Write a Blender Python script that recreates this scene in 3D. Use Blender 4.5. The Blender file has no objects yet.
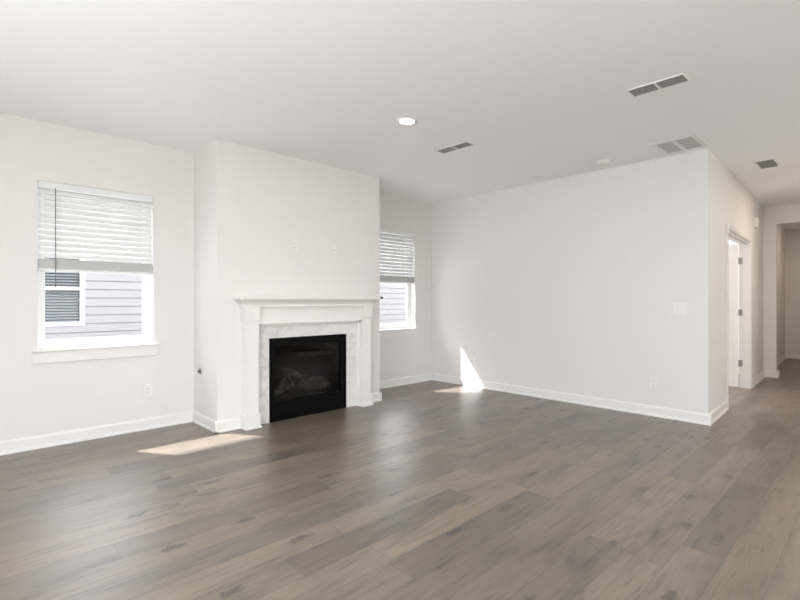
import bpy, bmesh, math, random
from mathutils import Matrix, Vector

# ------------------------------------------------------------------ camera, world, sun, big lights, exposure
S = bpy.context.scene
COL = S.collection
PI = math.pi
R = math.radians

cam_d = bpy.data.cameras.new('camera'); cam = bpy.data.objects.new('camera', cam_d); COL.objects.link(cam)
cam_d.sensor_width = 36.0; cam_d.lens = 471.73 / 800 * 36; cam_d.clip_start = 0.02
YAW = 0.8035
cam.location = (0, 0, 1.2387); cam.rotation_euler = (PI / 2, 0, YAW - PI / 2)
S.camera = cam

S.view_settings.view_transform = 'Standard'; S.view_settings.look = 'None'
S.view_settings.gamma = 1.0; S.view_settings.use_curve_mapping = False
S.view_settings.exposure = 0.0
S.cycles.diffuse_bounces = 7; S.cycles.max_bounces = 16; S.cycles.transparent_max_bounces = 24
S.cycles.caustics_reflective = False; S.cycles.caustics_refractive = False

W = bpy.data.worlds.new('sky'); S.world = W; W.use_nodes = True
bg = W.node_tree.nodes['Background']
bg.inputs['Color'].default_value = (0.92, 0.95, 1.0, 1); bg.inputs['Strength'].default_value = 9.0

def lamp(name, kind, loc, energy, color=(1, 1, 1), **kw):
    d = bpy.data.lights.new(name, kind); d.energy = energy; d.color = color
    for k, v in kw.items(): setattr(d, k, v)
    o = bpy.data.objects.new(name, d); o.location = loc; COL.objects.link(o); return o
def aim(o, v): o.rotation_euler = Vector(v).to_track_quat('-Z', 'Y').to_euler()

sun = lamp('sun', 'SUN', (0, 12, 12), 19.0, (0.98, 0.985, 1.0), angle=R(1.2)); aim(sun, (0.635, -1.0, -1.3))
# fill lamps added outside assumed, unseen openings to brighten the room
fill_back = lamp('added_back_fill', 'AREA', (0.05, -4.75, 1.1), 115, (0.92, 0.97, 1), shape='RECTANGLE', size=2.9, size_y=2.1); aim(fill_back, (0, 1, 2.2))  # added fill from behind the camera, tilted up to lift the ceiling
fill_side = lamp('added_side_fill', 'AREA', (-1.95, 1.05, 1.0), 52, (0.95, 0.98, 1.0), shape='RECTANGLE', size=2.8, size_y=1.8); aim(fill_side, (1, -0.1, 1.3))  # added fill from the unseen left wall, tilted up
fill_kitchen = lamp('added_kitchen_fill', 'AREA', (7.2, -2.4, 1.35), 75, (1.0, 0.97, 0.92), shape='RECTANGLE', size=2.5, size_y=1.2); aim(fill_kitchen, (-1, 0.35, 1.3))  # added fill for the right part of the ceiling
fill_bed = lamp('added_bedroom_fill', 'AREA', (7.6, 5.2, 1.5), 190, (1, 1, 1), shape='RECTANGLE', size=1.5, size_y=1.3); aim(fill_bed, (0, -1, 0))  # lamp added outside an unseen bedroom opening, brightens the door leaf
for dx_, dy_ in ((0.1, 1.6), (0.1, -1.2), (2.79, 0.2), (2.79, -2.4), (5.2, -1.4)):  # unseen ceiling lamps added to light the room from above
    rl = lamp('added_ceiling_fill', 'AREA', (dx_, dy_, 2.73), 10 if dx_ > 5 else 14, (1, 0.97, 0.92), shape='DISK', size=0.12); aim(rl, (0, 0, -1))
    if dx_ > 5: rl.data.color = (1.0, 0.8, 0.6)
hall_lamp = lamp('hall_lamp_light', 'AREA', (7.7, 0.30, 2.70), 17, (1.0, 0.82, 0.66), shape='DISK', size=0.3); aim(hall_lamp, (0, 0, -1))
fill_far_hall = lamp('added_far_hall_fill', 'AREA', (11.4, 0.75, 2.70), 9, (1.0, 0.80, 0.60), shape='DISK', size=0.3); aim(fill_far_hall, (0, 0, -1))  # lamp added beyond the archway to warm and brighten the far hall

# ------------------------------------------------------------------ dimensions
H = 2.74
YA = 4.938           # window wall
XB = 5.448           # long right wall
YB = 1.247           # outer corner of the long right wall
YC = 4.355           # chimney breast front
XC0, XC1 = 1.832, 3.851
XL, YK, XR = -1.6, -4.5, 6.9
HM = Matrix.Translation((XB, YB, 0)) @ Matrix.Rotation(0.040, 4, 'Z')    # hall frame: s along the hall, d to its left
HR = -1.35           # the hall's other side, d in the hall frame

# ------------------------------------------------------------------ materials
def mat(name, col, rough=0.5, metal=0.0, spec=0.5, emit=None, estr=0):
    m = bpy.data.materials.new(name); m.use_nodes = True
    b = m.node_tree.nodes['Principled BSDF']
    b.inputs['Base Color'].default_value = (*col, 1); b.inputs['Roughness'].default_value = rough
    b.inputs['Metallic'].default_value = metal; b.inputs['Specular IOR Level'].default_value = spec
    if emit:
        b.inputs['Emission Color'].default_value = (*emit, 1); b.inputs['Emission Strength'].default_value = estr
    return m
class NT:
    def __init__(s, m): s.t = m.node_tree; s.b = s.t.nodes['Principled BSDF']
    def n(s, typ, **kw):
        x = s.t.nodes.new(typ)
        for k, v in kw.items(): setattr(x, k, v)
        return x
    def l(s, a, b): s.t.links.new(a, b)
    def m(s, op, a, b=None, c=None):
        x = s.n('ShaderNodeMath', operation=op)
        for i, v in enumerate((a, b, c)):
            if v is None: continue
            if isinstance(v, (int, float)): x.inputs[i].default_value = v
            else: s.l(v, x.inputs[i])
        return x.outputs[0]
    def ramp(s, fac, stops, interp='LINEAR'):
        x = s.n('ShaderNodeValToRGB'); x.color_ramp.interpolation = interp
        e = x.color_ramp.elements
        while len(e) < len(stops): e.new(0.5)
        for q, (p, c) in zip(e, stops): q.position = p; q.color = (*c, 1)
        s.l(fac, x.inputs[0]); return x.outputs[0]
    def mix(s, fac, a, b, mode='MIX'):
        x = s.n('ShaderNodeMix', data_type='RGBA', blend_type=mode)
        for i, v in ((0, fac), (6, a), (7, b)):
            if isinstance(v, (int, float)): x.inputs[i].default_value = v
            elif isinstance(v, tuple): x.inputs[i].default_value = (*v, 1)
            else: s.l(v, x.inputs[i])
        return x.outputs[2]

def paint(name, col, rough, scale=120, strength=0.04):
    m = mat(name, col, rough, spec=0.3); t = NT(m)
    tc = t.n('ShaderNodeTexCoord'); no = t.n('ShaderNodeTexNoise'); no.inputs['Scale'].default_value = scale; no.inputs['Detail'].default_value = 3
    t.l(tc.outputs['Object'], no.inputs['Vector'])
    bu = t.n('ShaderNodeBump'); bu.inputs['Strength'].default_value = strength; bu.inputs['Distance'].default_value = 0.003
    t.l(no.outputs['Fac'], bu.inputs['Height']); t.l(bu.outputs['Normal'], t.b.inputs['Normal'])
    return m
M_WALL = paint('wall_paint', (0.735, 0.715, 0.70), 0.6)
M_CEIL = paint('ceiling_paint', (0.895, 0.90, 0.905), 0.8, 90, 0.06)
M_TRIM = paint('trim_enamel', (0.775, 0.76, 0.745), 0.32, 60, 0.01)
M_VINYL = mat('white_vinyl', (0.86, 0.87, 0.88), 0.35)
M_PLATE = mat('plate_plastic', (0.77, 0.755, 0.735), 0.35)
M_SLOT = mat('slot_dark', (0.06, 0.06, 0.06), 0.6)
M_METALW = mat('white_enamelled_steel', (0.78, 0.77, 0.75), 0.4)
M_VENTDARK = mat('duct_interior', (0.10, 0.095, 0.09), 0.8)
M_LOUVRE = mat('louvre_paint', (0.24, 0.235, 0.23), 0.5)
M_RETURN = mat('return_louvre_paint', (0.50, 0.49, 0.48), 0.6)
M_NICKEL = mat('satin_nickel', (0.30, 0.29, 0.28), 0.35, metal=0.9)
M_BLACK = mat('black_powder_coat', (0.003, 0.003, 0.003), 0.4, spec=0.06)
M_FBOX = mat('firebox_lining', (0.03, 0.028, 0.025), 0.8)
M_WAND = mat('wand_smoked_plastic', (0.10, 0.11, 0.12), 0.25)
M_GRASS = paint('lawn', (0.16, 0.2, 0.09), 0.9, 40, 0.5)
M_CONC = paint('pale_gravel', (0.76, 0.745, 0.72), 0.9, 60, 0.4)
M_EXT = paint('exterior_render', (0.62, 0.61, 0.60), 0.8)
M_ROOF = paint('roof_shingle', (0.11, 0.105, 0.10), 0.9, 30, 0.4)
M_SIDING = paint('siding_paint', (0.140, 0.135, 0.140), 0.55, 30, 0.02)
M_FASCIA = mat('exterior_trim_white', (0.5, 0.5, 0.52), 0.5)
M_NBLIND = mat('pale_blind', (0.13, 0.145, 0.165), 0.5)
M_DARKROOM = mat('dim_room', (0.03, 0.035, 0.045), 0.8)
M_LENS = mat('lit_lens', (0.9, 0.88, 0.85), 0.4, emit=(1, 0.96, 0.88), estr=14)

# blind slats: white, letting a little daylight through
def blind_mat():
    m = mat('blind_white', (0.74, 0.745, 0.75), 0.4)
    t = NT(m); tr = t.n('ShaderNodeBsdfTranslucent'); tr.inputs['Color'].default_value = (0.85, 0.87, 0.9, 1)
    mx = t.n('ShaderNodeMixShader'); mx.inputs[0].default_value = 0.01
    out = t.t.nodes['Material Output']
    t.l(t.b.outputs[0], mx.inputs[1]); t.l(tr.outputs[0], mx.inputs[2]); t.l(mx.outputs[0], out.inputs['Surface'])
    return m
M_BLIND = blind_mat()

def glass_mat(name, tint, f0=0.06, rough=0.0):
    m = bpy.data.materials.new(name); m.use_nodes = True; nt = m.node_tree; nt.nodes.clear()
    out = nt.nodes.new('ShaderNodeOutputMaterial'); tr = nt.nodes.new('ShaderNodeBsdfTransparent'); gl = nt.nodes.new('ShaderNodeBsdfGlossy')
    tr.inputs['Color'].default_value = (*tint, 1); gl.inputs['Roughness'].default_value = rough
    # thin pane: the same Schlick reflectance on both faces
    lw = nt.nodes.new('ShaderNodeLayerWeight'); lw.inputs['Blend'].default_value = 0.5
    p5 = nt.nodes.new('ShaderNodeMath'); p5.operation = 'POWER'; p5.inputs[1].default_value = 5.0; nt.links.new(lw.outputs['Facing'], p5.inputs[0])
    fr = nt.nodes.new('ShaderNodeMath'); fr.operation = 'MULTIPLY_ADD'; fr.inputs[1].default_value = 1 - f0; fr.inputs[2].default_value = f0; nt.links.new(p5.outputs[0], fr.inputs[0])
    mx = nt.nodes.new('ShaderNodeMixShader')
    nt.links.new(fr.outputs[0], mx.inputs[0]); nt.links.new(tr.outputs[0], mx.inputs[1]); nt.links.new(gl.outputs[0], mx.inputs[2])
    nt.links.new(mx.outputs[0], out.inputs['Surface']); return m
M_GLASS = glass_mat('clear_glass', (0.99, 0.995, 0.99), 0.02)
M_FGLASS = glass_mat('smoked_fire_glass', (0.5, 0.5, 0.5), 0.02, 0.0)

def floor_mat():
    m = mat('plank_floor', (0.2, 0.17, 0.14), 0.4, spec=0.9); m.node_tree.nodes['Principled BSDF'].inputs['IOR'].default_value = 1.75; t = NT(m)
    PW, PL = 0.182, 1.22
    tc = t.n('ShaderNodeTexCoord'); sx = t.n('ShaderNodeSeparateXYZ'); t.l(tc.outputs['Object'], sx.inputs[0])
    x, y = sx.outputs[0], sx.outputs[1]
    v = t.m('DIVIDE', y, PW); row = t.m('FLOOR', v)
    wn = t.n('ShaderNodeTexWhiteNoise', noise_dimensions='1D'); t.l(row, wn.inputs['W'])
    u = t.m('ADD', t.m('DIVIDE', x, PL), t.m('MULTIPLY', wn.outputs['Value'], 7.31)); colm = t.m('FLOOR', u)
    cb = t.n('ShaderNodeCombineXYZ'); t.l(row, cb.inputs[0]); t.l(colm, cb.inputs[1])
    w2 = t.n('ShaderNodeTexWhiteNoise', noise_dimensions='2D'); t.l(cb.outputs[0], w2.inputs['Vector'])
    pid = w2.outputs['Value']; rs = t.n('ShaderNodeSeparateColor'); t.l(w2.outputs['Color'], rs.inputs[0])
    # plank tone
    tone = t.ramp(pid, [(0.0, (0.092, 0.073, 0.058)), (0.2, (0.116, 0.091, 0.071)), (0.6, (0.140, 0.110, 0.085)), (1.0, (0.168, 0.132, 0.102))])
    warm = t.mix(t.m('MULTIPLY', rs.outputs[1], 0.5), tone, (1.10, 1.0, 0.86), 'MULTIPLY')
    # grain, stretched along the plank, shifted per plank
    off = t.m('MULTIPLY', pid, 37.0)
    gv = t.n('ShaderNodeCombineXYZ'); t.l(t.m('ADD', t.m('MULTIPLY', x, 2.2), off), gv.inputs[0]); t.l(t.m('ADD', t.m('MULTIPLY', y, 26.0), off), gv.inputs[1])
    g1 = t.n('ShaderNodeTexNoise'); g1.inputs['Scale'].default_value = 1.6; g1.inputs['Detail'].default_value = 6; g1.inputs['Roughness'].default_value = 0.62; g1.inputs['Distortion'].default_value = 0.9
    t.l(gv.outputs[0], g1.inputs['Vector'])
    gr = t.ramp(g1.outputs['Fac'], [(0.32, (0.46, 0.45, 0.44)), (0.46, (1, 1, 1)), (0.7, (1.28, 1.25, 1.22))])
    c = t.mix(0.8, warm, gr, 'MULTIPLY')
    fv = t.n('ShaderNodeCombineXYZ'); t.l(t.m('ADD', t.m('MULTIPLY', x, 4.0), off), fv.inputs[0]); t.l(t.m('MULTIPLY', y, 110.0), fv.inputs[1])
    g2 = t.n('ShaderNodeTexNoise'); g2.inputs['Scale'].default_value = 1.5; g2.inputs['Detail'].default_value = 3; t.l(fv.outputs[0], g2.inputs['Vector'])
    c = t.mix(0.35, c, t.ramp(g2.outputs['Fac'], [(0.3, (0.78, 0.77, 0.76)), (0.65, (1.08, 1.08, 1.08))]), 'MULTIPLY')
    # knots
    kv = t.n('ShaderNodeCombineXYZ'); t.l(t.m('ADD', t.m('MULTIPLY', x, 2.3), off), kv.inputs[0]); t.l(t.m('ADD', t.m('MULTIPLY', y, 5.5), off), kv.inputs[1])
    vo = t.n('ShaderNodeTexVoronoi', voronoi_dimensions='2D'); vo.inputs['Scale'].default_value = 1.0; t.l(kv.outputs[0], vo.inputs['Vector'])
    nd = t.n('ShaderNodeTexNoise'); nd.inputs['Scale'].default_value = 30; t.l(tc.outputs['Object'], nd.inputs['Vector'])
    vs = t.n('ShaderNodeSeparateColor'); t.l(vo.outputs['Color'], vs.inputs[0])
    dist = t.m('ADD', vo.outputs['Distance'], t.m('MULTIPLY', t.m('SUBTRACT', nd.outputs['Fac'], 0.5), 0.34))
    kn = t.n('ShaderNodeMapRange'); kn.inputs['From Min'].default_value = 0.05; kn.inputs['From Max'].default_value = 0.20; kn.interpolation_type = 'SMOOTHSTEP'; kn.inputs['To Min'].default_value = 1; kn.inputs['To Max'].default_value = 0
    t.l(dist, kn.inputs['Value'])
    kf = t.m('MULTIPLY', kn.outputs[0], t.m('GREATER_THAN', vs.outputs[0], 0.78))
    c = t.mix(t.m('MULTIPLY', kf, 0.85), c, (0.022, 0.016, 0.012))
    dv = t.n('ShaderNodeCombineXYZ'); t.l(t.m('ADD', t.m('MULTIPLY', x, 1.1), off), dv.inputs[0]); t.l(t.m('ADD', t.m('MULTIPLY', y, 4.5), off), dv.inputs[1])
    g3 = t.n('ShaderNodeTexNoise'); g3.inputs['Scale'].default_value = 1.7; g3.inputs['Detail'].default_value = 4; g3.inputs['Distortion'].default_value = 0.6; t.l(dv.outputs[0], g3.inputs['Vector'])
    c = t.mix(0.9, c, t.ramp(g3.outputs['Fac'], [(0.32, (0.58, 0.57, 0.57)), (0.46, (1, 1, 1)), (0.72, (1.22, 1.18, 1.13))]), 'MULTIPLY')
    # seams
    fy = t.m('FRACT', v); dy = t.m('MULTIPLY', t.m('MINIMUM', fy, t.m('SUBTRACT', 1.0, fy)), PW)
    fx = t.m('FRACT', u); dx = t.m('MULTIPLY', t.m('MINIMUM', fx, t.m('SUBTRACT', 1.0, fx)), PL)
    seam = t.m('LESS_THAN', t.m('MINIMUM', dx, dy), 0.0014)
    c = t.mix(t.m('MULTIPLY', seam, 0.75), c, (0.03, 0.025, 0.02))
    t.l(c, t.b.inputs['Base Color'])
    rr = t.m('ADD', 0.28, t.m('MULTIPLY', g2.outputs['Fac'], 0.16)); t.l(rr, t.b.inputs['Roughness'])
    bu = t.n('ShaderNodeBump'); bu.inputs['Strength'].default_value = 0.25; bu.inputs['Distance'].default_value = 0.001
    t.l(t.m('SUBTRACT', g1.outputs['Fac'], t.m('MULTIPLY', seam, 1.0)), bu.inputs['Height']); t.l(bu.outputs['Normal'], t.b.inputs['Normal'])
    return m
M_FLOOR = floor_mat()

def marble_mat():
    m = mat('white_marble_tile', (0.78, 0.77, 0.75), 0.18); t = NT(m)
    tc = t.n('ShaderNodeTexCoord')
    n1 = t.n('ShaderNodeTexNoise'); n1.inputs['Scale'].default_value = 2.6; n1.inputs['Detail'].default_value = 8; n1.inputs['Distortion'].default_value = 1.4; t.l(tc.outputs['Object'], n1.inputs['Vector'])
    vein = t.m('ABSOLUTE', t.m('SUBTRACT', n1.outputs['Fac'], 0.5))
    c = t.ramp(vein, [(0.0, (0.62, 0.61, 0.60)), (0.012, (0.69, 0.68, 0.67)), (0.05, (0.76, 0.75, 0.735))])
    n2 = t.n('ShaderNodeTexNoise'); n2.inputs['Scale'].default_value = 3; t.l(tc.outputs['Object'], n2.inputs['Vector'])
    c = t.mix(0.5, c, t.ramp(n2.outputs['Fac'], [(0.35, (0.84, 0.84, 0.84)), (0.6, (1, 1, 1))]), 'MULTIPLY')
    t.l(c, t.b.inputs['Base Color']); return m
M_MARBLE = marble_mat()
M_GROUT = mat('grey_grout', (0.42, 0.41, 0.40), 0.9)

def log_mat():
    m = mat('ceramic_log', (0.2, 0.17, 0.14), 0.85); t = NT(m)
    tc = t.n('ShaderNodeTexCoord'); n1 = t.n('ShaderNodeTexNoise'); n1.inputs['Scale'].default_value = 14; n1.inputs['Detail'].default_value = 6; t.l(tc.outputs['Object'], n1.inputs['Vector'])
    t.l(t.ramp(n1.outputs['Fac'], [(0.35, (0.07, 0.055, 0.045)), (0.55, (0.34, 0.30, 0.25)), (0.7, (0.6, 0.56, 0.5))]), t.b.inputs['Base Color'])
    bu = t.n('ShaderNodeBump'); bu.inputs['Distance'].default_value = 0.01; t.l(n1.outputs['Fac'], bu.inputs['Height']); t.l(bu.outputs['Normal'], t.b.inputs['Normal'])
    return m
M_LOG = log_mat()

# ------------------------------------------------------------------ mesh helpers
class MB:
    def __init__(s): s.bm = bmesh.new()
    def box(s, x0, x1, y0, y1, z0, z1, bev=0.0, T=None):
        g = bmesh.ops.create_cube(s.bm, size=1)['verts']
        bmesh.ops.scale(s.bm, vec=(abs(x1 - x0), abs(y1 - y0), abs(z1 - z0)), verts=g)
        bmesh.ops.translate(s.bm, vec=((x0 + x1) / 2, (y0 + y1) / 2, (z0 + z1) / 2), verts=g)
        if T is not None: bmesh.ops.transform(s.bm, matrix=T, verts=g)
        if bev:
            es = list({e for q in g for e in q.link_edges})
            bmesh.ops.bevel(s.bm, geom=es, offset=bev, segments=2, affect='EDGES', profile=0.5)
        return s
    def prism(s, pts, y0, y1, axis='y', T=None):
        """closed profile pts (p,q) swept along an axis: y -> (p,*,q), x -> (*,p,q), z -> (p,q,*)"""
        def mk(p, q, w): return {'y': (p, w, q), 'x': (w, p, q), 'z': (p, q, w)}[axis]
        a = [s.bm.verts.new(mk(p, q, y0)) for p, q in pts]; b = [s.bm.verts.new(mk(p, q, y1)) for p, q in pts]
        n = len(pts); s.bm.faces.new(a); s.bm.faces.new(b[::-1])
        for i in range(n): s.bm.faces.new((a[i], b[i], b[(i + 1) % n], a[(i + 1) % n]))
        if T is not None: bmesh.ops.transform(s.bm, matrix=T, verts=a + b)
        return s
    def cyl(s, p0, p1, r0, r1=None, seg=20, cap=True):
        p0, p1 = Vector(p0), Vector(p1); d = p1 - p0
        g = bmesh.ops.create_cone(s.bm, cap_ends=cap, segments=seg, radius1=r0, radius2=r0 if r1 is None else r1, depth=d.length)['verts']
        bmesh.ops.transform(s.bm, matrix=Matrix.Translation((p0 + p1) / 2) @ d.to_track_quat('Z', 'Y').to_matrix().to_4x4(), verts=g)
        return s
    def lathe(s, prof, seg=32, T=None):
        """profile of (r,z) turned about z"""
        rings = []
        for r, z in prof:
            rings.append([s.bm.verts.new((0, 0, z))] if r < 1e-6 else [s.bm.verts.new((r * math.cos(2 * PI * k / seg), r * math.sin(2 * PI * k / seg), z)) for k in range(seg)])
        for a, b in zip(rings, rings[1:]):
            for k in range(seg):
                k2 = (k + 1) % seg
                f = [a[k % len(a)], a[k2 % len(a)], b[k2 % len(b)], b[k % len(b)]]
                f = list(dict.fromkeys(f))
                if len(f) > 2: s.bm.faces.new(f)
        if T is not None: bmesh.ops.transform(s.bm, matrix=T, verts=[v for r in rings for v in r])
        return s
    def done(s, name, m, parent=None, smooth=False, label=None):
        bmesh.ops.recalc_face_normals(s.bm, faces=s.bm.faces)
        me = bpy.data.meshes.new(name); s.bm.to_mesh(me); s.bm.free(); me.materials.append(m)
        if smooth:
            for p in me.polygons: p.use_smooth = True
        o = bpy.data.objects.new(name, me); COL.objects.link(o)
        if parent: o.parent = parent
        if label: o['label'] = label
        return o
def struct(o): o['kind'] = 'structure'; return o
def tag(o, label, cat, group=None):
    o['label'] = label; o['category'] = cat
    if group: o['group'] = group
    return o
def thing(name, loc, label, cat, group=None, rz=0.0, M=None):
    o = bpy.data.objects.new(name, None); o.empty_display_size = 0.1; COL.objects.link(o)
    if M is not None: o.matrix_world = M
    else: o.location = loc; o.rotation_euler = (0, 0, rz)
    return tag(o, label, cat, group)
def sempty(name, loc=(0, 0, 0), M=None):
    o = bpy.data.objects.new(name, None); o.empty_display_size = 0.1; COL.objects.link(o); o.location = loc
    if M is not None: o.matrix_world = M
    return struct(o)

# ------------------------------------------------------------------ room shell
WT = 0.17                                  # outer wall thickness
WX = [(0.556, 1.450), (4.185, 5.078)]      # window openings
WZ0, WZ1 = 0.80, 2.243
X0, X1, Y1 = XL - 0.2, 13.4, YA + WT

struct(MB().box(X0, X1, YK - 0.2, Y1, -0.12, 0).done('floor', M_FLOOR))
struct(MB().box(X0, X1, YK - 0.2, Y1, H, H + 0.15).done('ceiling', M_CEIL))

def wall_with_holes(name, a0, a1, t0, t1, holes, axis, m=M_WALL, T=None, z1=H):
    """wall along an axis from a0 to a1, thickness t0..t1, rectangular holes (a,b,z0,z1)"""
    b = MB()
    def put(p, q, zz0, zz1):
        if q - p < 1e-4 or zz1 - zz0 < 1e-4: return
        if axis == 'x': b.box(p, q, t0, t1, zz0, zz1, T=T)
        else: b.box(t0, t1, p, q, zz0, zz1, T=T)
    cur = a0
    for (p, q, h0, h1) in sorted(holes):
        put(cur, p, 0, z1); put(p, q, 0, h0); put(p, q, h1, z1); cur = q
    put(cur, a1, 0, z1)
    return struct(b.done(name, m, None))
wall_with_holes('wall_back', X0, X1, YA, Y1, [(WX[0][0], WX[0][1], WZ0, WZ1), (WX[1][0], WX[1][1], WZ0, WZ1), (6.9, 8.3, 0.82, 2.1)], 'x')
wall_with_holes('wall_right', YB, YA, XB, XB + 0.12, [], 'y')
wall_with_holes('wall_left', YK, YA, X0, XL, [(-0.4, 2.5, 0.4, 2.2)], 'y')
wall_with_holes('wall_front', X0, X1, YK - 0.2, YK, [(-1.4, 1.5, 0.03, 2.15)], 'x')
wall_with_holes('wall_kitchen', YK, -0.30, XR, XR + 0.12, [(-3.75, -1.05, 0.65, 2.15)], 'y')
# hall
DO0, DO1, DH = 0.985, 2.665, 2.045         # bedroom doorway along the hall wall
wall_with_holes('wall_hall', 0.006, 7.44, 0.0, 0.12, [(DO0, DO1, 0, DH)], 'x', T=HM)
wall_with_holes('wall_hall_far_side', 1.47, 7.44, HR - 0.12, HR, [], 'x', T=HM)
struct(MB().box(7.44, 7.56, HR - 0.12, 0.12, 0, H, T=HM).done('wall_hall_end', M_WALL))
b = MB(); b.box(4.07, 4.20, -0.165, 0.0, 0, H, T=HM); b.box(4.07, 4.20, HR, -0.165, 2.45, H, T=HM); b.box(4.07, 4.20, HR, HR + 0.12, 0, 2.45, T=HM)
struct(b.done('wall_hall_archway', M_WALL))
# bedroom behind the doorway
struct(MB().box(9.6, 9.72, 1.55, YA, 0, H).done('wall_bedroom', M_WALL))

# chimney breast, with the firebox opening
FX0, FX1, FZ1 = 2.352, 3.322, 0.85
b = MB()
b.box(XC0, FX0, YC, YA, 0, H); b.box(FX1, XC1, YC, YA, 0, H); b.box(FX0, FX1, YC, YA, FZ1, H); b.box(FX0, FX1, YC + 0.42, YA, 0, FZ1)
struct(b.done('wall_chimney', M_WALL))

# baseboards: profile p (out from wall), q (up)
BP = [(0, 0), (0.026, 0), (0.026, 0.012), (0.020, 0.022), (0.014, 0.024), (0.014, 0.088), (0.008, 0.104), (0, 0.108)]
def base(name, runs):
    """runs: (x0,y0,x1,y1,nx,ny,T): along a wall line, facing n"""
    b = MB()
    for (x0, y0, x1, y1, nx, ny, T) in runs:
        pts3 = []
        va = [b.bm.verts.new((x0 + nx * p, y0 + ny * p, q)) for p, q in BP]; vb = [b.bm.verts.new((x1 + nx * p, y1 + ny * p, q)) for p, q in BP]
        n = len(BP); b.bm.faces.new(va); b.bm.faces.new(vb[::-1])
        for i in range(n): b.bm.faces.new((va[i], vb[i], vb[(i + 1) % n], va[(i + 1) % n]))
        if T is not None: bmesh.ops.transform(b.bm, matrix=T, verts=va + vb)
    return struct(b.done(name, M_TRIM))
PX0, PX1 = 2.067, 3.623                    # outer sides of the mantel pilasters
e = 0.026
base('baseboard_back', [(XL, YA, XC0, YA, 0, -1, None), (XC1, YA, XB, YA, 0, -1, None)])
base('baseboard_chimney', [(XC0, YC - e, XC0, YA, -1, 0, None), (XC0 - e, YC, PX0 - 0.015, YC, 0, -1, None), (PX1 + 0.015, YC, XC1 + e, YC, 0, -1, None), (XC1, YC - e, XC1, YA, 1, 0, None)])
base('baseboard_right', [(XB, YB - e, XB, YA, -1, 0, None)])
base('baseboard_left', [(XL, YK, XL, YA, 1, 0, None)])
base('baseboard_hall', [(-e, 0, DO0 - 0.068, 0, 0, -1, HM), (DO1 + 0.068, 0, 4.07, 0, 0, -1, HM), (4.07, -0.165 - e, 4.07, 0, -1, 0, HM), (4.07 - e, -0.165, 4.20 + e, -0.165, 0, -1, HM),
                        (4.2, -0.165 - e, 4.2, 0, 1, 0, HM), (4.2, 0, 7.44, 0, 0, -1, HM), (7.44, HR, 7.44, 0, -1, 0, HM), (1.47, HR, 7.44, HR, 0, 1, HM)])
base('baseboard_bedroom', [(9.6, 1.55, 9.6, YA, -1, 0, None), (XB + 0.12, YA, 9.6, YA, 0, -1, None)])

struct(MB().box(X0, X1, Y1, 5.84, 2.55, 2.72).done('added_sun_shade', M_FASCIA))  # unseen slab added to keep the sun off the upper blinds
# ------------------------------------------------------------------ windows and their blinds
def window(name, x0, x1):
    w = sempty(name)
    gy = YA + 0.10                          # room face of the vinyl frame
    fr = 0.038
    b = MB()
    b.box(x0, x0 + fr, gy, gy + 0.065, WZ0 + 0.02, WZ1); b.box(x1 - fr, x1, gy, gy + 0.065, WZ0 + 0.02, WZ1)
    b.box(x0 + fr, x1 - fr, gy, gy + 0.065, WZ0 + 0.02, WZ0 + 0.062); b.box(x0 + fr, x1 - fr, gy, gy + 0.065, WZ1 - fr, WZ1)
    b.done('window_frame', M_VINYL, w)
    zm = 1.53
    def sash(nm, y, z0, z1):
        s = 0.026; a, c = x0 + fr, x1 - fr
        q = MB(); q.box(a, a + s, y, y + 0.026, z0, z1, 0.003); q.box(c - s, c, y, y + 0.026, z0, z1, 0.003)
        q.box(a + s, c - s, y, y + 0.026, z0, z0 + s + 0.008, 0.003); q.box(a + s, c - s, y, y + 0.026, z1 - s, z1, 0.003)
        o = q.done(nm, M_VINYL, w)
        MB().box(a + s, c - s, y + 0.011, y + 0.015, z0 + s + 0.008, z1 - s).done('pane', M_GLASS, o)
    sash('lower_sash', gy + 0.004, WZ0 + 0.062, zm + 0.02)
    sash('upper_sash', gy + 0.034, zm - 0.02, WZ1 - fr)
    b = MB(); b.box(x0 - 0.04, x1 + 0.04, YA - 0.032, YA, WZ0, WZ0 + 0.02, 0.004); b.box(x0, x1, YA - 0.001, gy, WZ0, WZ0 + 0.02)
    b.done('window_sill', M_TRIM, w)
    b = MB(); b.box(x0 - 0.037, x1 + 0.037, YA - 0.016, YA, WZ0 - 0.094, WZ0, 0.003); b.done('sill_apron', M_TRIM, w)
    # outside casing
    b = MB(); o = Y1
    b.box(x0 - 0.09, x0, o, o + 0.03, WZ0 - 0.09, WZ1 + 0.09); b.box(x1, x1 + 0.09, o, o + 0.03, WZ0 - 0.09, WZ1 + 0.09)
    b.box(x0, x1, o, o + 0.03, WZ1, WZ1 + 0.09); b.box(x0, x1, o, o + 0.03, WZ0 - 0.09, WZ0)
    b.done('outer_casing', M_FASCIA, w)
    return w
window('window_1', *WX[0]); window('window_2', *WX[1])

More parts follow.
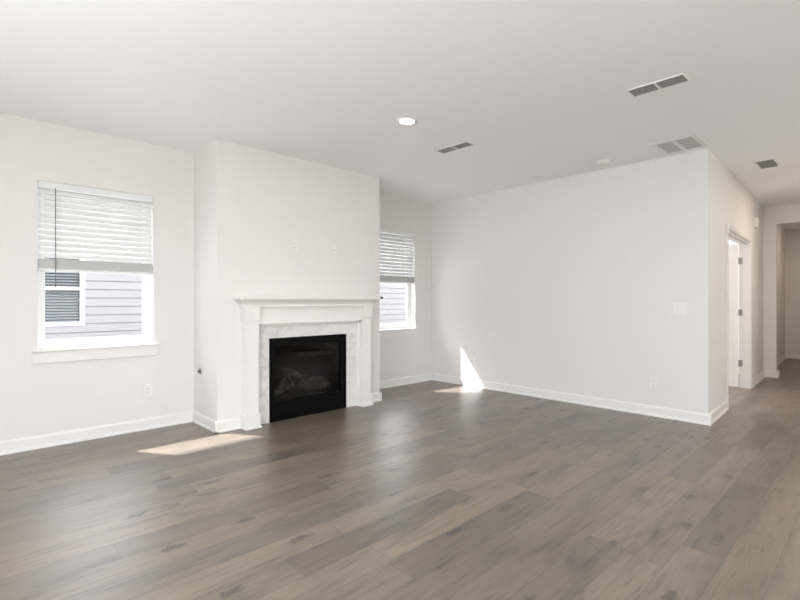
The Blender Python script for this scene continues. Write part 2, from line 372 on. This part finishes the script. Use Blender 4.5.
def blind(x0, x1, label, wand):
    xa, xb = x0 + 0.004, x1 - 0.004; yc = YA + 0.04
    t = thing('window_blind', ((x0 + x1) / 2, yc, 1.47), label, 'blind', 'half lowered window blinds')
    inv = Matrix.Translation((-(x0 + x1) / 2, -yc, -1.47))
    def part(b, nm, m, p=None, **k):
        bmesh.ops.transform(b.bm, matrix=inv, verts=b.bm.verts); return b.done(nm, m, p or t, **k)
    part(MB().box(xa, xb, yc - 0.028, yc + 0.028, 2.196, 2.239, 0.003), 'headrail', M_BLIND)
    part(MB().box(xa, xb, yc - 0.040, yc - 0.030, 2.188, 2.241, 0.003), 'valance', M_BLIND)
    b = MB(); n = 12; sp = 0.0492; zt = 2.166
    for k in range(n):
        T = Matrix.Translation(((xa + xb) / 2, yc, zt - k * sp)) @ Matrix.Rotation(R(SLAT), 4, 'X')
        # crowned slat: shallow arc across its width
        arc = [(-0.027 + 0.054 * i / 8, 0.011 * (1 - ((i - 4) / 4) ** 2)) for i in range(9)]
        b.prism(arc + [(p, q - 0.002) for p, q in arc[::-1]], -(xb - xa) / 2 + 0.004, (xb - xa) / 2 - 0.004, 'x', T=T)
    zl = zt - (n - 1) * sp
    part(b, 'slats', M_BLIND)
    b = MB()                                # lifted slats gathered on the rail
    for k in range(14): b.box(xa + 0.004, xb - 0.004, yc - 0.025, yc + 0.025, 1.508 + k * 0.006, 1.5115 + k * 0.006)
    part(b, 'gathered_slats', M_BLIND)
    part(MB().box(xa + 0.002, xb - 0.002, yc - 0.027, yc + 0.027, 1.484, 1.506, 0.004), 'bottom_rail', M_BLIND)
    for fx in (0.16, 0.84):
        x = xa + (xb - xa) * fx
        for yy in (-0.0275, 0.0275): part(MB().cyl((x, yc + yy, 1.48), (x, yc + yy, 2.2), 0.0011, seg=6), 'ladder_cord', M_BLIND)
    if wand:
        x = x0 + 0.122
        w = part(MB().cyl((x, yc - 0.046, 1.375), (x, yc - 0.046, 2.19), 0.0035, seg=8), 'tilt_wand', M_WAND)
        w['label'] = 'dark tilt wand'
        part(MB().cyl((x, yc - 0.046, 1.345), (x, yc - 0.046, 1.385), 0.0055, 0.0045, seg=10), 'wand_tip', M_WAND)
    return t
SLAT = 62
blind(*WX[0], 'white slatted blind half lowered in the left window, dark wand hanging at its left', True)
blind(*WX[1], 'white slatted blind half lowered in the right window beside the chimney breast', False)

# ------------------------------------------------------------------ bedroom doorway off the hall
d1 = sempty('door_1', M=HM)
b = MB(); c = 0.065
for (a0, a1) in ((DO0 - c, DO0), (DO1, DO1 + c)):
    b.box(a0, a1, -0.013, 0, 0, DH + c, 0.003); b.box(a0 + 0.01, a1 - 0.01, -0.017, -0.012, 0, DH + c - 0.01, 0.002)
b.box(DO0, DO1, -0.018, 0, DH, DH + c, 0.004); b.box(DO0, DO1, -0.024, -0.016, DH + 0.01, DH + c - 0.01, 0.003)
b.done('door_casing', M_TRIM, d1)
b = MB(); j = 0.018
b.box(DO0, DO0 + j, 0, 0.12, 0, DH - j); b.box(DO1 - j, DO1, 0, 0.12, 0, DH - j); b.box(DO0, DO1, 0, 0.12, DH - j, DH)
b.box(DO0 + j, DO0 + j + 0.01, 0.045, 0.08, 0, DH - j); b.box(DO1 - j - 0.01, DO1 - j, 0.045, 0.08, 0, DH - j); b.box(DO0 + j, DO1 - j, 0.045, 0.08, DH - j - 0.01, DH - j)
b.done('door_jamb', M_TRIM, d1)
# leaf, hinged on the far jamb and swung wide into the bedroom
hx, hy, lw = DO1 - j - 0.004, 0.128, 0.80
LM = Matrix.Translation((hx, hy, 0)) @ Matrix.Rotation(R(2), 4, 'Z')
b = MB(); b.box(-0.035, 0, 0, lw, 0.012, 2.02, T=LM)
for (z0, z1) in ((0.20, 0.95), (1.07, 1.90)):
    for sx in (-0.038, 0.0):
        for (y0, y1, q0, q1) in ((0.12, lw - 0.12, z0, z0 + 0.02), (0.12, lw - 0.12, z1 - 0.02, z1), (0.12, 0.14, z0, z1), (lw - 0.14, lw - 0.12, z0, z1)): b.box(sx, sx + 0.003, y0, y1, q0, q1, T=LM)
leaf = b.done('door_leaf', M_TRIM, d1)
for hz in (0.345, 1.06, 1.79):
    b = MB(); b.box(hx - 0.001, hx + 0.0045, hy - 0.055, hy - 0.004, hz - 0.045, hz + 0.045); b.box(hx - 0.036, hx - 0.002, hy - 0.006, hy - 0.001, hz - 0.045, hz + 0.045)
    b.cyl((hx - 0.004, hy - 0.006, hz - 0.045), (hx - 0.004, hy - 0.006, hz + 0.045), 0.006, seg=10)
    b.done('hinge', M_NICKEL, d1, label='grey metal hinge')
kb = MB(); 
for sx, dr in ((-0.035, -1), (0, 1)):
    kb.cyl((sx, lw - 0.07, 0.93), (sx + dr * 0.008, lw - 0.07, 0.93), 0.032); kb.cyl((sx, lw - 0.07, 0.93), (sx + dr * 0.05, lw - 0.07, 0.93), 0.011); kb.cyl((sx + dr * 0.04, lw - 0.07, 0.93), (sx + dr * 0.065, lw - 0.07, 0.93), 0.027, 0.02)
bmesh.ops.transform(kb.bm, matrix=LM, verts=kb.bm.verts)
kb.done('door_knob', M_NICKEL, leaf, smooth=False)

# ------------------------------------------------------------------ fireplace mantel
MX = (PX0 + PX1) / 2
mt = thing('fireplace_mantel', (MX, YC, 0), 'white painted mantel surround with marble border framing the black fireplace', 'mantel')
def mpart(b, nm, m=M_TRIM, p=None, **k):
    bmesh.ops.transform(b.bm, matrix=Matrix.Translation((-MX, -YC, 0)), verts=b.bm.verts); return b.done(nm, m, p or mt, **k)
SX0, SX1, SD = 1.968, 3.708, 0.172
mpart(MB().box(SX0, SX1, YC - SD, YC, 1.247, 1.272, 0.004), 'mantel_shelf')
# crown moulding under the shelf: cove profile with mitred returns
prof = [(0.118, 1.170), (0.128, 1.170), (0.128, 1.182), (0.123, 1.183), (0.128, 1.198), (0.137, 1.214), (0.150, 1.230), (0.164, 1.240), (0.166, 1.247)]
b = MB(); rings = []
for d, z in prof:
    o = d - 0.118; xa, xb = 2.050 - o * 1.5, 3.640 + o * 1.5
    rings.append([b.bm.verts.new(v) for v in ((xa, YC, z), (xa, YC - d, z), (xb, YC - d, z), (xb, YC, z))])
for A_, B_ in zip(rings, rings[1:]):
    for i in range(3): b.bm.faces.new((A_[i], A_[i + 1], B_[i + 1], B_[i]))
    b.bm.faces.new((A_[3], A_[0], B_[0], B_[3]))
b.bm.faces.new(rings[0]); b.bm.faces.new(rings[-1][::-1])
mpart(b, 'crown_moulding')
mpart(MB().box(2.19, 3.50, YC - 0.088, YC, 1.000, 1.172, 0.002), 'frieze_board')
mpart(MB().box(2.19, 3.50, YC - 0.094, YC - 0.086, 1.000, 1.012, 0.002).box(2.225, 3.465, YC - 0.055, YC, 0.978, 1.0, 0.003), 'frieze_bead')
for (a0, a1, inner) in ((PX0, 2.192, 1), (3.498, PX1, -1)):
    p = mpart(MB().box(a0, a1, YC - 0.108, YC, 0.0, 1.03, 0.003), 'pilaster')
    mpart(MB().box(a0 - 0.015, a1 + 0.015, YC - 0.120, YC, 1.038, 1.172, 0.003).box(a0 - 0.006, a1 + 0.006, YC - 0.113, YC, 1.028, 1.040, 0.003), 'cap_block', p=p)
    mpart(MB().box(a0 - 0.014, a1 + 0.014, YC - 0.124, YC, 0, 0.135, 0.003).box(a0 - 0.007, a1 + 0.007, YC - 0.116, YC, 0.13, 0.148, 0.003).box(a0 - 0.024, a1 + 0.024, YC - 0.136, YC, 0, 0.018, 0.005), 'plinth_block', p=p)
    i0, i1 = (a1, a1 + 0.034) if inner > 0 else (a0 - 0.034, a0)
    mpart(MB().box(i0, i1, YC - 0.055, YC, 0, 0.98, 0.003), 'inner_stop', p=p)

# marble tiles round the insert
ms = mt
def spart(b, nm, m):
    return mpart(b, nm, m)
TX0, TX1, TZ = 2.226, 3.464, 0.978
b = MB(); b.box(TX0, FX0, YC - 0.012, YC, 0, TZ); b.box(FX1, TX1, YC - 0.012, YC, 0, TZ); b.box(FX0, FX1, YC - 0.012, YC, FZ1, TZ); spart(b, 'grout_bed', M_GROUT)
b = MB(); g = 0.0012
for (a0, a1) in ((TX0, FX0), (FX1, TX1)):
    for k in range(3):
        z0, z1 = k * 0.2833, (k + 1) * 0.2833
        b.box(a0 + g, a1 - g, YC - 0.02, YC - 0.011, z0 + g, z1 - g, 0.001)
for q0, q1 in ((TX0, 2.62), (2.62, 3.23), (3.23, TX1)): b.box(q0 + g, q1 - g, YC - 0.02, YC - 0.011, FZ1 + g, TZ - g, 0.001)
spart(b, 'marble_border', M_MARBLE)['label'] = 'grey-veined white marble tiles'

# gas fireplace insert
fi = thing('fireplace_insert', (MX, YC, 0), 'black glass-fronted gas fireplace insert set in the chimney breast', 'fireplace')
def fpart(b, nm, m, p=None, **k):
    bmesh.ops.transform(b.bm, matrix=Matrix.Translation((-MX, -YC, 0)), verts=b.bm.verts); return b.done(nm, m, p or fi, **k)
g = 0.004; a0, a1 = FX0 + g, FX1 - g; yf = YC - 0.026
b = MB(); b.box(a0, a0 + 0.048, yf, YC + 0.03, 0.003, FZ1 - g, 0.002); b.box(a1 - 0.075, a1, yf, YC + 0.03, 0.003, FZ1 - g, 0.002)
b.box(a0 + 0.048, a1 - 0.075, yf, YC + 0.03, 0.768, 0.800, 0.002); b.box(a0 + 0.048, a1 - 0.075, yf, YC + 0.03, 0.83, FZ1 - g, 0.002); b.box(a0 + 0.048, a1 - 0.075, yf + 0.012, YC + 0.03, 0.798, 0.832)
fpart(b, 'outer_frame', M_BLACK)
b = MB(); b.box(a0 + 0.048, a1 - 0.075, yf, YC + 0.03, 0.003, 0.20, 0.002); b.box(a0 + 0.03, a1 - 0.05, yf - 0.004, yf, 0.03, 0.185, 0.002)
fpart(b, 'lower_panel', M_BLACK)
fpart(MB().box(a0 + 0.048, a1 - 0.075, YC - 0.006, YC - 0.001, 0.20, 0.768), 'glass_front', M_FGLASS)
b = MB(); y0, y1 = YC + 0.03, YC + 0.40
b.box(a0, a1, y1 - 0.01, y1, 0.01, 0.83); b.box(a0, a0 + 0.01, y0, y1 - 0.01, 0.01, 0.83); b.box(a1 - 0.01, a1, y0, y1 - 0.01, 0.01, 0.83)
b.box(a0 + 0.01, a1 - 0.01, y0, y1 - 0.01, 0.17, 0.2); b.box(a0 + 0.01, a1 - 0.01, y0, y1 - 0.01, 0.81, 0.83)
fpart(b, 'firebox', M_FBOX)
fpart(MB().box(2.74, 3.27, YC + 0.09, YC + 0.10, 0.62, 0.665, 0.002).box(2.74, 3.27, YC + 0.10, YC + 0.2, 0.655, 0.665), 'reflection_bar', M_NICKEL)  # metal bar added to imitate a pale reflection in the glass
fpart(MB().box(2.52, 3.10, YC + 0.09, YC + 0.13, 0.2, 0.235, 0.004).box(2.52, 3.10, YC + 0.25, YC + 0.29, 0.2, 0.25, 0.004).box(2.56, 2.60, YC + 0.08, YC + 0.3, 0.2, 0.24).box(3.02, 3.06, YC + 0.08, YC + 0.3, 0.2, 0.24), 'log_grate', M_BLACK)
random.seed(4)
def log(p0, p1, r):
    b = MB(); p0, p1 = Vector(p0), Vector(p1); ax = p1 - p0; q = ax.to_track_quat('Z', 'Y'); n, sg = 9, 14; rings = []
    ph = random.random() * 6
    for i in range(n):
        u = i / (n - 1); off = Vector((0.012 * math.sin(u * 5 + ph), 0.012 * math.cos(u * 4 + ph), 0))
        rr = r * (1 - 0.25 * u) * (0.8 if i in (0, n - 1) else 1)
        rings.append([b.bm.verts.new(p0 + ax * u + q @ (off + Vector((math.cos(k * 2 * PI / sg), math.sin(k * 2 * PI / sg), 0)) * rr * (1 + 0.12 * random.uniform(-1, 1)))) for k in range(sg)])
    for A_, B_ in zip(rings, rings[1:]):
        for k in range(sg): b.bm.faces.new((A_[k], A_[(k + 1) % sg], B_[(k + 1) % sg], B_[k]))
    b.bm.faces.new(rings[0]); b.bm.faces.new(rings[-1][::-1])
    fpart(b, 'log', M_LOG, smooth=True)
yl = YC
log((2.46, yl + 0.27, 0.30), (3.14, yl + 0.26, 0.31), 0.055)
log((2.44, yl + 0.12, 0.275), (2.72, yl + 0.18, 0.29), 0.042)
log((2.86, yl + 0.19, 0.28), (3.18, yl + 0.11, 0.26), 0.042)
log((2.50, yl + 0.10, 0.30), (2.78, yl + 0.26, 0.43), 0.034)
log((2.72, yl + 0.30, 0.45), (3.16, yl + 0.12, 0.32), 0.034)
log((2.70, yl + 0.12, 0.30), (2.64, yl + 0.24, 0.50), 0.026)

# ------------------------------------------------------------------ plates on the walls
def plate(name, M, label, cat, w=0.072, h=0.116, kind='outlet', group=None):
    """plate in its own frame: x across, z up, -y out of the wall"""
    t = thing(name, None, label, cat, group, M=M)
    MB().box(-w / 2, w / 2, -0.006, 0, -h / 2, h / 2, 0.002).done('cover_plate', M_PLATE, t)
    if kind == 'outlet':
        for sz in (-0.021, 0.021):
            r = MB().box(-0.017, 0.017, -0.009, -0.005, sz - 0.0145, sz + 0.0145, 0.002).done('receptacle', M_PLATE, t)
            b = MB(); b.box(-0.0075, -0.0055, -0.0095, -0.0085, sz - 0.003, sz + 0.006); b.box(0.0055, 0.0075, -0.0095, -0.0085, sz - 0.003, sz + 0.006); b.cyl((0, -0.0085, sz - 0.008), (0, -0.0095, sz - 0.008), 0.0025, seg=10)
            b.done('slots', M_SLOT, r)
    elif kind == 'switch':
        n = 2; 
        for i in range(n):
            x = (i - (n - 1) / 2) * 0.046
            MB().box(x - 0.0165, x + 0.0165, -0.009, -0.005, -0.033, 0.033, 0.002).box(x - 0.0135, x + 0.0135, -0.0125, -0.008, -0.028, 0.0, 0.002).done('rocker', M_PLATE, t)
    elif kind == 'cable':
        MB().cyl((0, -0.005, 0), (0, -0.014, 0), 0.005, seg=12).done('cable_jack', M_NICKEL, t)
    return t
def on_back(x, z, y=YA): return Matrix.Translation((x, y, z))
def on_right(y, z): return Matrix.Translation((XB, y, z)) @ Matrix.Rotation(-PI / 2, 4, 'Z')      # -y -> -x
def on_west(x, y, z): return Matrix.Translation((x, y, z)) @ Matrix.Rotation(-PI / 2, 4, 'Z')
def on_east(x, y, z): return Matrix.Translation((x, y, z)) @ Matrix.Rotation(PI / 2, 4, 'Z')
plate('wall_outlet', on_back(1.402, 0.373), 'white outlet plate low on the wall below the left window', 'outlet', group='wall outlets')
plate('wall_outlet', on_back(2.66, 1.815, YC), 'white outlet plate high on the chimney breast above the mantel', 'outlet', group='wall outlets')
plate('cable_plate', on_back(3.164, 1.80, YC), 'small white cable plate on the chimney breast, right of the outlet above the mantel', 'wall plate', kind='cable', w=0.06, h=0.10)
plate('wall_outlet', on_right(4.141, 0.372), 'white outlet plate low on the long wall beside the sun patch', 'outlet', group='wall outlets')
plate('wall_outlet', on_right(1.743, 0.361), 'white outlet plate on the long wall, below the light switch', 'outlet', group='wall outlets')
plate('light_switch', on_right(1.495, 1.144), 'white square double light switch at waist height on the long wall near its corner', 'light switch', w=0.118, h=0.118, kind='switch')

gv = thing('gas_valve', None, 'small dark gas key valve low on the left side of the chimney breast', 'gas valve', M=on_west(XC0, 4.77, 0.527))
T = Matrix.Rotation(PI / 2, 4, 'X')
MB().lathe([(0, 0), (0.03, 0), (0.03, 0.004), (0.022, 0.010), (0, 0.010)], T=T).done('escutcheon', M_NICKEL, gv)
MB().cyl((0, -0.008, 0), (0, -0.024, 0), 0.009).done('key_socket', M_SLOT, gv)
tag(MB().box(XC0 - 0.006, XC0, 4.83, 4.90, 0.49, 0.55, 0.002).done('blank_plate', M_PLATE), 'small blank white plate next to the dark gas valve on the chimney side', 'wall plate')
kn = thing('metal_knob', None, 'small dark metal knob on the right edge of the chimney breast at mantel height', 'knob', M=on_east(XC1, YC + 0.022, 1.268))
MB().lathe([(0, 0), (0.017, 0), (0.017, 0.004), (0.007, 0.006), (0.006, 0.05), (0, 0.05)], T=T, seg=20).done('stem', M_NICKEL, kn)
MB().lathe([(0, 0.044), (0.011, 0.045), (0.017, 0.052), (0.016, 0.066), (0, 0.070)], T=T, seg=20).done('grip', M_WAND, kn)

# ------------------------------------------------------------------ ceiling
def downlight(x, y, label):
    t = thing('recessed_light', (x, y, H), label, 'ceiling light')
    MB().lathe([(0.062, 0), (0.088, 0), (0.088, -0.004), (0.078, -0.008), (0.064, -0.006), (0.060, -0.002)]).done('trim_ring', M_METALW, t, smooth=True)
    MB().lathe([(0, -0.0025), (0.03, -0.004), (0.0615, -0.0025), (0.0615, 0), (0, 0)]).done('lens', M_LENS, t)
    return t
downlight(2.792, 2.81, 'round lit recessed light in the white ceiling before the chimney breast')
dl = lamp('recessed_light_glow', 'AREA', (2.792, 2.81, H - 0.012), 5, (1, 0.94, 0.84), shape='DISK', size=0.11); aim(dl, (0, 0, -1))

def register(x, y, lx, ly, label, group, panels, name='ceiling_vent', m=M_LOUVRE, slat=0.011, egg=False, fl=0.010):
    """ceiling grille centred at x,y; two or more louvred panels set along y"""
    t = thing(name, (x, y, H), label, 'vent', group)
    b = MB(); z0, z1 = -0.007, 0.0
    hx, hy = lx / 2, ly / 2
    b.box(-hx - fl, -hx, -hy - fl, hy + fl, z0, z1, 0.002); b.box(hx, hx + fl, -hy - fl, hy + fl, z0, z1, 0.002)
    b.box(-hx, hx, -hy - fl, -hy, z0, z1, 0.002); b.box(-hx, hx, hy, hy + fl, z0, z1, 0.002)
    w = ly / panels; br = 0.016 if lx > 0.3 else 0.008
    for k in range(1, panels): b.box(-hx, hx, -hy + k * w - br, -hy + k * w + br, z0, z1, 0.001)
    b.done('vent_frame', M_METALW, t)
    MB().box(-hx, hx, -hy, hy, -0.0012, -0.0002).done('duct_opening', M_VENTDARK, t)
    for k in range(panels):
        b = MB(); p0, p1 = -hy + k * w + (br if k else 0), -hy + (k + 1) * w - (br if k < panels - 1 else 0)
        n = max(2, int(lx / slat))
        for i in range(n):
            xx = -hx + (i + 0.5) * lx / n
            T_ = Matrix.Translation((xx, (p0 + p1) / 2, -0.004)) @ Matrix.Rotation(R(38), 4, 'Y')
            b.box(-slat * 0.42, slat * 0.42, -(p1 - p0) / 2, (p1 - p0) / 2, -0.0005, 0.0005, T=T_)
        if egg:
            nn = int((p1 - p0) / 0.036)
            for i in range(nn): yy = p0 + (i + 0.5) * (p1 - p0) / nn; b.box(-hx, hx, yy - 0.0045, yy + 0.0045, -0.0065, -0.0015)
        b.done('louvres', m, t)
    return t
register(3.583, 1.125, 0.125, 0.345, 'long two-panel grey ceiling vent nearest the camera, above the middle of the room', 'supply vents in the main ceiling', 2)
register(3.607, 2.965, 0.105, 0.37, 'long grey ceiling vent right of the round recessed light', 'supply vents in the main ceiling', 2)
register(5.11, 1.41, 0.37, 0.30, 'wide pale two-panel return grille in the ceiling beside the wall corner', None, 2, name='return_grille', m=M_RETURN, slat=0.014, fl=0.05)
register(6.50, 0.93, 0.34, 0.145, 'square-meshed grey vent in the hallway ceiling', None, 1, name='hall_vent', m=M_LOUVRE, slat=0.036, egg=True)

sd = thing('smoke_detector', (5.12, 2.14, H), 'small round white smoke detector on the ceiling near the long wall', 'smoke detector')
MB().lathe([(0, -0.008), (0.07, -0.008), (0.072, 0), (0, 0)]).done('base_plate', M_PLATE, sd)
MB().lathe([(0.066, -0.008), (0.064, -0.03), (0.05, -0.04), (0, -0.042)]).done('housing', M_PLATE, sd, smooth=True)

ch = thing('door_chime', None, 'white box mounted high on the hallway wall beyond the bedroom door', 'chime box', M=HM @ Matrix.Translation((3.12, 0, 2.37)))
MB().box(-0.06, 0.06, -0.05, 0, -0.075, 0.075, 0.006).done('cover', M_PLATE, ch)
MB().box(-0.035, 0.035, -0.052, -0.049, -0.055, -0.035, 0.001).done('speaker_slot', M_LOUVRE, ch)

# ------------------------------------------------------------------ outside: the neighbour's house
YN = 9.9
struct(MB().box(-30, 40, Y1, YN + 12, -0.45, -0.25).done('ground_side_yard', M_CONC))
struct(MB().box(-30, 40, -30, YK - 0.2, -0.45, -0.25).done('ground_rear_yard', M_GRASS))
nh = thing('neighbour_house', (3, YN, -0.25), 'neighbouring house with pale lavender lap siding seen through the windows', 'house')
def npart(b, nm, m, p=None, **k):
    bmesh.ops.transform(b.bm, matrix=Matrix.Translation((-3, -YN, 0.25)), verts=b.bm.verts); return b.done(nm, m, p or nh, **k)
NW = [(0.83, 1.73)]
nz0, nz1 = 0.84, 2.25
b = MB(); lap = 0.152; z = -0.25
def lapseg(x0, x1, z0, z1): b.prism([(YN - 0.024, z0 + 0.011), (YN, z0 + 0.011), (YN, z1), (YN - 0.012, z1)], x0, x1, 'x')
while z < 3.36:
    z1 = z + lap
    if z1 <= nz0 - 0.06 or z >= nz1 + 0.06: lapseg(-9, 24, z, z1)
    else:
        lapseg(-9, NW[0][0] - 0.05, z, z1); lapseg(NW[0][1] + 0.05, 24, z, z1)
        if z < nz0 - 0.06: lapseg(NW[0][0] - 0.05, NW[0][1] + 0.05, z, nz0 - 0.046)
    z = z1
npart(b, 'lap_siding', M_SIDING)
npart(MB().box(-9, NW[0][0], YN + 0.001, YN + 0.15, -0.25, 3.45).box(NW[0][1], 24, YN + 0.001, YN + 0.15, -0.25, 3.45).box(NW[0][0], NW[0][1], YN + 0.001, YN + 0.15, -0.25, nz0).box(NW[0][0], NW[0][1], YN + 0.001, YN + 0.15, nz1, 3.45), 'house_wall', M_SIDING)
x0, x1 = NW[0]; yo = YN - 0.03
b = MB(); b.box(x0 - 0.05, x0 + 0.015, yo, YN + 0.06, nz0 - 0.045, nz1 + 0.07); b.box(x1 - 0.015, x1 + 0.05, yo, YN + 0.06, nz0 - 0.045, nz1 + 0.07)
b.box(x0, x1, yo, YN + 0.06, nz0 - 0.045, nz0 + 0.015); b.box(x0, x1, yo, YN + 0.06, nz1, nz1 + 0.07); b.box(x0, x1, yo, YN + 0.06, 1.415, 1.465)
nwf = npart(b, 'house_window', M_FASCIA)
npart(MB().box(x0 + 0.02, x1 - 0.02, YN + 0.01, YN + 0.015, nz0 + 0.02, nz1), 'pane', M_GLASS, nwf)
b = MB(); z = nz0 + 0.03
while z < nz1 - 0.02:
    T_ = Matrix.Translation(((x0 + x1) / 2, YN + 0.07, z)) @ Matrix.Rotation(R(35), 4, 'X')
    b.box(-(x1 - x0) / 2 + 0.03, (x1 - x0) / 2 - 0.03, -0.025, 0.025, -0.0015, 0.0015, T=T_); z += 0.05
npart(b, 'house_blind', M_NBLIND, nwf)
npart(MB().box(x0 - 0.1, x1 + 0.1, YN + 0.3, YN + 0.32, nz0 - 0.2, nz1 + 0.2), 'dim_interior', M_DARKROOM, nwf)
npart(MB().prism([(YN - 0.45, 3.40), (YN + 4.5, 5.3), (YN + 9.5, 3.40), (YN + 9.5, 3.30), (YN - 0.45, 3.30)], -9.5, 24.5, 'x'), 'roof', M_ROOF)
npart(MB().box(-9.5, 24.5, YN - 0.48, YN - 0.455, 3.24, 3.42), 'fascia', M_FASCIA)
